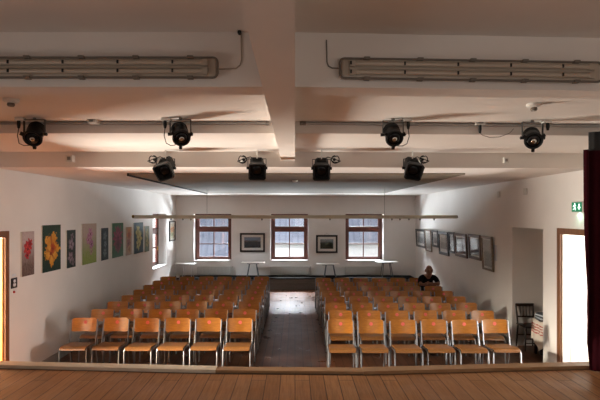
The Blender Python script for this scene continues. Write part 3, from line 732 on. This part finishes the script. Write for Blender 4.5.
# ------------------------------------------------------------------ things along the back wall
pz = .40
r = empty('podium', (0, 15.9, 0)); tag(r, 'low dark boarded podium along the back wall', 'podium')
m = MB().box((-4.04, .0, 0), (3.92, .69, pz - .03)); bd = m.build('podium_body', 'podium', r)
MB().box((-4.05, -.03, pz - .035), (3.95, .69, pz), bevel=.006).build('podium_top', 'podiumtop', r)
m = MB()
for k in range(3): m.box((-4.04, -.012, .03 + k * .115), (3.92, 0, .03 + k * .115 + .10), bevel=.004)
m.build('front_board', 'podium', r)

def radiator(x0, x1, z0, z1, label, fins):
    r = empty('radiator', ((x0 + x1) / 2, YB, z0)); tag(r, label, 'radiator', 'radiators under the back windows'); w = (x1 - x0) / 2; h = z1 - z0
    m = MB().box((-w, -.085, .0), (w, -.03, h), bevel=.008)
    m.build('radiator_panel', 'radiator', r)
    m = MB(); n = fins
    for k in range(n):
        x = -w + .03 + (2 * w - .06) * k / (n - 1); m.box((x - .012, -.097, .03), (x + .012, -.085, h - .03), bevel=.004)
    m.build('rib', 'radiator', r)
    MB().box((-w, -.095, h - .002), (w, -.02, h + .012), bevel=.004).build('top_grille', 'radiator', r)
    m = MB().tube([(w + .06, -.05, -.02), (w + .06, -.05, h - .04), (w, -.05, h - .04)], .011, 8); m.build('supply_pipe', 'radiator', r, True)
    MB().lathe([(.02, 0), (.024, .02), (.02, .06)], 12, Matrix.Translation((w + .06, -.05, h - .04)) ).build('valve', 'pvc', r, True)
    for s in (-1, 1): MB().box((s * w * .8 - .02, -.03, .04), (s * w * .8 + .02, 0, h - .05)).build('bracket', 'grey', r)
for (a, b), lab, fn in zip(((197, 231), (270, 309), (345, 382)), ('ribbed radiator under the left back window', 'wide grey radiator under the middle back window', 'radiator under the right back window'), (24, 34, 34)):
    radiator(W(a, 0, 16.5).x, W(b, 0, 16.5).x, .43, .70, lab, fn)

def side_table(px0, px1, py, Y, legs, lmat, label):
    a, b = W(px0, py, Y), W(px1, py, Y); r = empty('folding_table', ((a.x + b.x) / 2, Y, pz + .006)); tag(r, label, 'table', 'white topped tables on the podium'); w = (b.x - a.x) / 2; h = a.z - pz
    MB().box((-w, -.20, h - .025), (w, .20, h), bevel=.008).build('table_top', 'tabletop', r)
    MB().box((-w * .5, -.14, h - .05), (w * .5, .14, h - .025)).build('apron', lmat, r)
    for (t, bt) in legs:
        for s in (-1, 1):
            MB().tube([(t, s * .10, h - .03), (bt, s * .15, 0)], .014, 8).build('leg', lmat, r, True)
    return r
side_table(175, 195.5, 263.5, 16.2, ((-.03, -.05), (.20, .24)), 'legwhite', 'white table standing before the left back window')
side_table(241.5, 265, 262.3, 16.2, ((-.12, -.2), (.10, .18)), 'leggrey', 'white table under the picture left of middle window')
side_table(316.5, 339, 263.6, 16.2, ((-.05, -.11), (.18, .26)), 'leggrey', 'white table under the picture right of middle window')
side_table(376, 397.5, 261.6, 16.2, ((-.12, -.18), (.10, .18)), 'leggrey', 'white table at right of the right back window')
q = W(177.8, 277, 15.98)
o = MB().lathe([(.055, 0), (.075, .11), (.078, .115), (.068, .115), (.05, .02)], 18).build('bucket', 'pvc', None, True); o.location = (q.x, 15.98, pz); tag(o, 'small white bucket at left end of the podium', 'bucket')

# ------------------------------------------------------------------ alcove: old chair, table with cloth, bag
r = empty('spindle_chair', (4.35, 8.985, 0)); tag(r, 'dark wooden spindle back chair in the right wall alcove', 'chair')
MB().box((-.17, -.18, .42), (.17, .17, .445), bevel=.012).build('seat', 'chairdark', r)
for s in (-1, 1):
    MB().tube([(s * .14, -.15, .42), (s * .155, -.17, .2), (s * .16, -.175, 0)], [.016, .018, .012], 10).build('leg', 'chairdark', r, True)
    MB().tube([(s * .14, .15, .44), (s * .15, .17, .2), (s * .155, .19, 0)], [.016, .018, .013], 10).build('leg', 'chairdark', r, True)
    MB().tube([(s * .145, .15, .43), (s * .155, .17, .65), (s * .16, .195, .80)], [.016, .017, .015], 10).build('back_post', 'chairdark', r, True)
MB().box((-.17, .172, .755), (.17, .20, .81), bevel=.01).build('top_rail', 'chairdark', r)
MB().box((-.15, .152, .55), (.15, .172, .58), bevel=.006).build('back_rail', 'chairdark', r)
for k in range(4):
    x = -.09 + k * .06; MB().tube([(x, .163, .575), (x, .185, .76)], .008, 8).build('spindle', 'chairdark', r, True)
for z, yy in ((.22, -.168), (.14, -.17), (.22, .168)): MB().tube([(-.15, yy, z), (.15, yy, z)], .010, 8).build('stretcher', 'chairdark', r, True)

r = empty('side_table', (4.475, 8.44, 0)); tag(r, 'small dark table under a cloth in the right wall alcove', 'table')
MB().box((-.19, -.28, .60), (.36, .28, .625), bevel=.006).build('table_top', 'chairdark', r)
for sx in (-.16, .32):
    for sy in (-.24, .24): MB().box((sx - .02, sy - .02, 0), (sx + .02, sy + .02, .60)).build('leg', 'chairdark', r)
m = MB()
def fcl(u, v):   # across the top, then hanging down the side towards the hall
    y = -.27 + u * .55; Ls = .32; drop = .36 + .16 * max(0, 1 - abs(u - .45) * 2.6)
    s_ = v * (Ls + drop)
    if s_ < Ls: return (.115 - s_, y, .632), (0, 0, 1)
    d = s_ - Ls; return (-.205 - .012 * math.sin(u * 19) * min(1, d * 6) - .05 * d, y, .632 - d), (-1, 0, .1)
m.sheet(fcl, 22, 20, .005); cl = m.build('draped_cloth', 'cloth', None, True); cl.location = (4.475, 8.44, 0); tag(cl, 'white cloth with red bands draped over the alcove table', 'cloth')
for k in range(5):
    o = MB().box((-.11, -.15, 0), (.11, .15, .024), bevel=.004).build('magazine', 'paper2' if k % 2 == 0 else 'paper', None); o.location = (4.37 + .008 * k, 8.50 - .012 * k, .638 + k * .0245); o.rotation_euler = (0, 0, .12 * (k - 2))
    tag(o, ['dark magazine lowest of the pile on the alcove table', 'pale magazine second up in the alcove pile', 'dark magazine in the middle of the alcove pile', 'pale magazine just under the top of the alcove pile', 'dark magazine on top of the alcove pile'][k], 'magazine', 'magazines on the alcove table')
r = empty('bag', (4.44, 8.46, 0)); tag(r, 'black bag on the floor under the alcove table', 'bag')
m = MB().lathe([(.10, 0), (.15, .03), (.16, .12), (.13, .20), (.06, .25)], 20, Matrix.Diagonal((.9, 1.2, 1, 1))); m.build('bag_body', 'bag', r, True)
MB().tube([(0, -.08, .22), (0, -.06, .30), (0, 0, .34), (0, .06, .30), (0, .08, .22)], .011, 8).build('bag_handle', 'bag', r, True)

# ------------------------------------------------------------------ the man on the last-but-one row
def skinned(name, nodes, edges, sub=2):
    me = bpy.data.meshes.new(name); me.from_pydata([n[0] for n in nodes], edges, []); o = bpy.data.objects.new(name, me); COL.objects.link(o)
    sk = o.modifiers.new('s', 'SKIN'); sk.use_smooth_shade = True
    for i, n in enumerate(nodes):
        d = me.skin_vertices[0].data[i]; rr = n[1]; d.radius = rr if isinstance(rr, tuple) else (rr, rr); d.use_root = (i == 0)
    sb = o.modifiers.new('b', 'SUBSURF'); sb.levels = sub; sb.render_levels = sub
    dg = bpy.context.evaluated_depsgraph_get(); res = bpy.data.meshes.new_from_object(o.evaluated_get(dg)); bpy.data.objects.remove(o)
    return res
def fuse(name, meshes, voxel, mat, parent):
    bm = bmesh.new()
    for me in meshes: bm.from_mesh(me)
    me = bpy.data.meshes.new(name); bm.to_mesh(me); bm.free()
    o = bpy.data.objects.new(name, me); COL.objects.link(o)
    rm = o.modifiers.new('r', 'REMESH'); rm.mode = 'VOXEL'; rm.voxel_size = voxel; rm.use_smooth_shade = True
    sm = o.modifiers.new('m', 'SMOOTH'); sm.iterations = 2; sm.factor = .4
    dg = bpy.context.evaluated_depsgraph_get(); res = bpy.data.meshes.new_from_object(o.evaluated_get(dg)); bpy.data.objects.remove(o)
    res.materials.clear(); res.materials.append(MAT[mat]); res.polygons.foreach_set('use_smooth', [True] * len(res.polygons))
    f = bpy.data.objects.new(name, res); COL.objects.link(f)
    if parent: f.parent = parent
    return f
def blob(M, n=20):
    b = bmesh.new(); bmesh.ops.create_uvsphere(b, u_segments=n, v_segments=n // 2 + 2, radius=1, matrix=M); me = bpy.data.meshes.new('b'); b.to_mesh(me); b.free(); return me
def tubemesh(pts, r):
    t = MB().tube(pts, r, 8); me = bpy.data.meshes.new('t'); t.bm.to_mesh(me); t.bm.free(); return me
MX, MY = 3.19, 11.88
man = empty('person', (MX, MY, 0)); tag(man, 'bald man in a black T-shirt leaning forward on folded arms', 'person')
# joints relative to the chair: x right, -y towards the stage
J = [((0, .10, .555), (.15, .105)), ((0, .02, .66), (.135, .10)), ((0, -.10, .79), (.145, .105)), ((0, -.22, .94), (.145, .10)), ((0, -.275, 1.015), (.075, .07)), ((0, -.315, 1.065), .058), ((0, -.34, 1.10), .055)]
E = [(i, i + 1) for i in range(6)]
def add(par, pt, r): J.append((pt, r)); E.append((par, len(J) - 1)); return len(J) - 1
for s in (-1, 1):
    sh = add(3, (s * .12, -.25, .985), .062); a = add(sh, (s * .175, -.27, .965), .056); b = add(a, (s * .205, -.34, .885), .046); c = add(b, (s * .215, -.42, .835), .042)
    d = add(c, (s * .13, -.475 - .02 * s, .845 + .012 * s), .038); e = add(d, (-s * .0, -.495 - .025 * s, .85 + .018 * s), .028); add(e, (-s * .06, -.49 - .025 * s, .85 + .018 * s), (.022, .036))
    h = add(0, (s * .09, .04, .52), .088); k1 = add(h, (s * .11, -.15, .525), .075); k = add(k1, (s * .12, -.33, .51), .058); sh2 = add(k, (s * .12, -.32, .30), .050); an = add(sh2, (s * .12, -.28, .09), .038); add(an, (s * .125, -.36, .045), .036); 
body_parts = [skinned('x', J, E)]
H = Matrix.Translation((0, -.36, 1.165)) @ Matrix.Rotation(math.radians(12), 4, 'X') @ Matrix.Scale(1.1, 4)
body_parts.append(blob(H @ Matrix.Diagonal((.072, .095, .104, 1)).to_4x4()))
body_parts.append(blob(H @ Matrix.Translation((0, -.028, -.065)) @ Matrix.Diagonal((.056, .062, .055, 1)).to_4x4()))
body_parts.append(blob(H @ Matrix.Translation((0, -.102, -.015)) @ Matrix.Diagonal((.013, .018, .024, 1)).to_4x4(), 12))
body_parts.append(blob(H @ Matrix.Translation((0, -.090, .028)) @ Matrix.Diagonal((.05, .012, .010, 1)).to_4x4(), 12))
body_parts.append(blob(H @ Matrix.Translation((0, -.086, -.062)) @ Matrix.Diagonal((.026, .010, .009, 1)).to_4x4(), 12))
for s in (-1, 1): body_parts.append(blob(H @ Matrix.Translation((s * .080, .008, -.012)) @ Matrix.Diagonal((.010, .020, .034, 1)).to_4x4(), 12))
for s in (-1, 1):     # fingers of each folded hand lying over the other forearm
    hx, hy, hz = -s * .075, -.49 - .025 * s, .85 + .018 * s
    for k in range(4):
        l = (.062, .075, .070, .055)[k]; zz = hz + .028 - k * .017
        body_parts.append(tubemesh([(hx + s * .02, hy, zz), (hx - s * l * .45, hy - .012, zz), (hx - s * l * .8, hy - .008, zz - .004), (hx - s * l, hy + .004, zz - .008)], [.0095, .009, .0085, .007]))
    body_parts.append(tubemesh([(hx + s * .04, hy, hz + .02), (hx + s * .015, hy - .012, hz + .045), (hx - s * .015, hy - .014, hz + .052)], [.011, .010, .008]))
fuse('body', body_parts, .007, 'skin', man)
T = [((0, .11, .575), (.166, .12)), ((0, .02, .66), (.155, .118)), ((0, -.10, .79), (.163, .122)), ((0, -.22, .94), (.163, .115)), ((0, -.262, .998), (.095, .088))]; TE = [(0, 1), (1, 2), (2, 3), (3, 4)]
for s in (-1, 1):
    n0 = len(T); T += [((s * .12, -.25, .985), .078), ((s * .178, -.27, .966), .072), ((s * .204, -.335, .89), .066), ((s * .211, -.385, .852), .062)]; TE += [(3, n0), (n0, n0 + 1), (n0 + 1, n0 + 2), (n0 + 2, n0 + 3)]
MB().tube([H @ Vector((-.022, -.089, -.058)), H @ Vector((0, -.0965, -.060)), H @ Vector((.022, -.089, -.058))], [.002, .0035, .002], 6).build('mouth', 'lips', man, True)
fuse('t_shirt', [skinned('x', T, TE)], .009, 'shirt', man)
T = [((0, .10, .56), (.16, .112))]; TE = []
for s in (-1, 1):
    n0 = len(T); T += [((s * .09, .04, .548), .095), ((s * .11, -.15, .538), .082), ((s * .12, -.33, .512), .074), ((s * .12, -.32, .30), .066), ((s * .12, -.285, .11), .058)]; TE += [(0, n0), (n0, n0 + 1), (n0 + 1, n0 + 2), (n0 + 2, n0 + 3), (n0 + 3, n0 + 4)]
fuse('trousers', [skinned('x', T, TE)], .010, 'trousers', man)
for s in (-1, 1):
    MB().lathe([(.02, 0), (.05, .004), (.05, .02), (.03, .05)], 16, Matrix.Translation((s * .123, -.335, 0)) @ Matrix.Diagonal((.9, 2.2, 1.6, 1))).build('shoe', 'blackmat', man, True)
    p = H @ Vector((s * .029, -.0885, .008)); q = H @ Vector((s * .030, -.098, .030)); MB().tube([q + Vector((-.017, .004, -.002)), q, q + Vector((.017, .004, -.002))], [.002, .004, .002], 6).build('eyebrow', 'blackmat', man, True); MB().lathe([(.003, -.006), (.0085, -.002), (.0085, .002), (.003, .006)], 12, Matrix.Translation(p)).build('eye', 'blackmat', man, True)

# ------------------------------------------------------------------ outside the windows
struct(MB().box((-30, YB + .45, -3.2), (30, 45, -3.0)).build('ground_outside', 'yard'))
struct(MB().box((-30, 2, -3.2), (XL - 2.8, YB + .45, -3.0)).build('ground_yard', 'yard'))
def house(x0, x1, y0, eave, ridge, label):
    r = empty('neighbour_house', ((x0 + x1) / 2, y0, -3)); w = (x1 - x0) / 2; tag(r, label, 'house', 'houses outside the windows')
    MB().box((-w, 0, 0), (w, 6, eave + 3)).build('house_wall', 'render', r)
    m = MB(); M = None
    a = [(-.4, eave + 3 - .02), (-.4, eave + 3 + .1), (3.0, ridge + 3 + .1), (3.0, ridge + 3)]
    va = [m.v((-w - .2, y, z)) for y, z in a]; vb = [m.v((w + .2, y, z)) for y, z in a]
    m.bm.faces.new(va); m.bm.faces.new(vb[::-1])
    for i in range(4): m.bm.faces.new((va[i], va[(i + 1) % 4], vb[(i + 1) % 4], vb[i]))
    m.build('house_roof', 'slate', r)
    MB().tube([(-w - .2, -.45, eave + 3 - .02), (w + .2, -.45, eave + 3 - .02)], .06, 8).build('gutter', 'grey', r, True)
house(-5.7, -2.3, 23, .45, 4.6, 'house with low blue grey roof outside the left back window')
house(-2.0, 14, 22.5, 1.15, 4.8, 'white house with blue grey roof outside middle and right windows')
r = empty('neighbour_house', (-9, 21, -3)); tag(r, 'tall white house seen through the left wall window', 'house', 'houses outside the windows')
MB().box((-4, 0, 0), (3.0, 5, 8)).build('house_wall', 'render', r); MB().box((-4.2, -.3, 8), (3.1, 5.2, 8.2)).build('house_roof', 'slate', r)

# ------------------------------------------------------------------ light
w = bpy.data.worlds.new('sky'); sc.world = w; w.use_nodes = True
bg = w.node_tree.nodes['Background']; bg.inputs[0].default_value = (.90, .95, 1.0, 1); bg.inputs[1].default_value = 1.25
def area(name, loc, direc, sx, sy, power, col, spread=180):
    l = bpy.data.lights.new(name, 'AREA'); l.shape = 'RECTANGLE'; l.size = sx; l.size_y = sy; l.energy = power; l.color = col; l.spread = math.radians(spread)
    o = bpy.data.objects.new(name, l); COL.objects.link(o); o.location = loc; o.rotation_euler = Vector(direc).to_track_quat('-Z', 'Y').to_euler(); return o
for i, (a, b) in enumerate(WIN):     # daylight falling in from the open sky above the yard
    x = ((a + b) / 2 - VX) / F * YW
    area('sky_light', (x * 1.0, 19.9, 4.35), (0, -1, -.8), 2.0, 1.0, 650, (.84, .92, 1.0), 90)
    area('yard_bounce_light', (x * 1.03, 20.0, -.1), (0, -1, .55), 2.6, .9, 1150, (.86, .94, 1.0))
area('sky_light', (-6.6, 14.6, 3.7), (1, 0, -.7), 2.4, 1.6, 2000, (.84, .92, 1.0))
area('side_room_lamp', (-6.2, 6.75, .95), (1, -.22, .42), 1.2, 1.3, 1300, (1.0, .93, .82))
area('doorway_floor_fill', (-6.0, 6.2, 2.45), (1, .05, -.75), 1.2, .5, 700, (1.0, .90, .74), 90)  # added lamp aimed at the floor so its bounce warms the ceiling
area('corridor_light', (6.1, 6.9, 1.0), (-1, -.12, .40), 1.2, 1.4, 240, (1.0, .96, .92))
area('unseen_stage_light', (-3.9, .9, 1.4), (1, .35, .0), 2.2, 1.2, 20, (1.0, .92, .88), 120)  # unseen light from stage left, inferred from the beam's shadow; no window built
area('unseen_stage_light', (1.8, -2.4, 2.3), (0, 1, .02), 3.6, 1.6, 26, (1.0, .96, .92))  # soft fill added behind the camera; no window in that wall
area('exit_sign_light', (XR - .03, Ye, ze - .085), (0, 0, -1), .12, .03, .5, (.45, 1.0, .72))

# ------------------------------------------------------------------ camera and view
cam = bpy.data.cameras.new('camera'); co = bpy.data.objects.new('camera', cam); COL.objects.link(co)
co.location = (0, 0, CZ); co.rotation_euler = (PI / 2, 0, 0)
cam.sensor_width = 36; cam.lens = F / 600 * 36; cam.shift_x = (300 - VX) / 600; cam.shift_y = (VY - 200) / 600; cam.clip_start = .05
sc.camera = co
sc.view_settings.view_transform = 'Standard'; sc.view_settings.look = 'None'; sc.view_settings.gamma = 1; sc.view_settings.exposure = .2
sc.view_settings.use_curve_mapping = False
sc.cycles.use_denoising = True
sc.cycles.max_bounces = 10; sc.cycles.diffuse_bounces = 6; sc.cycles.transparent_max_bounces = 12
sc.cycles.sample_clamp_indirect = 2.5; sc.cycles.caustics_reflective = False; sc.cycles.caustics_refractive = False
sc.cycles.blur_glossy = 1.0
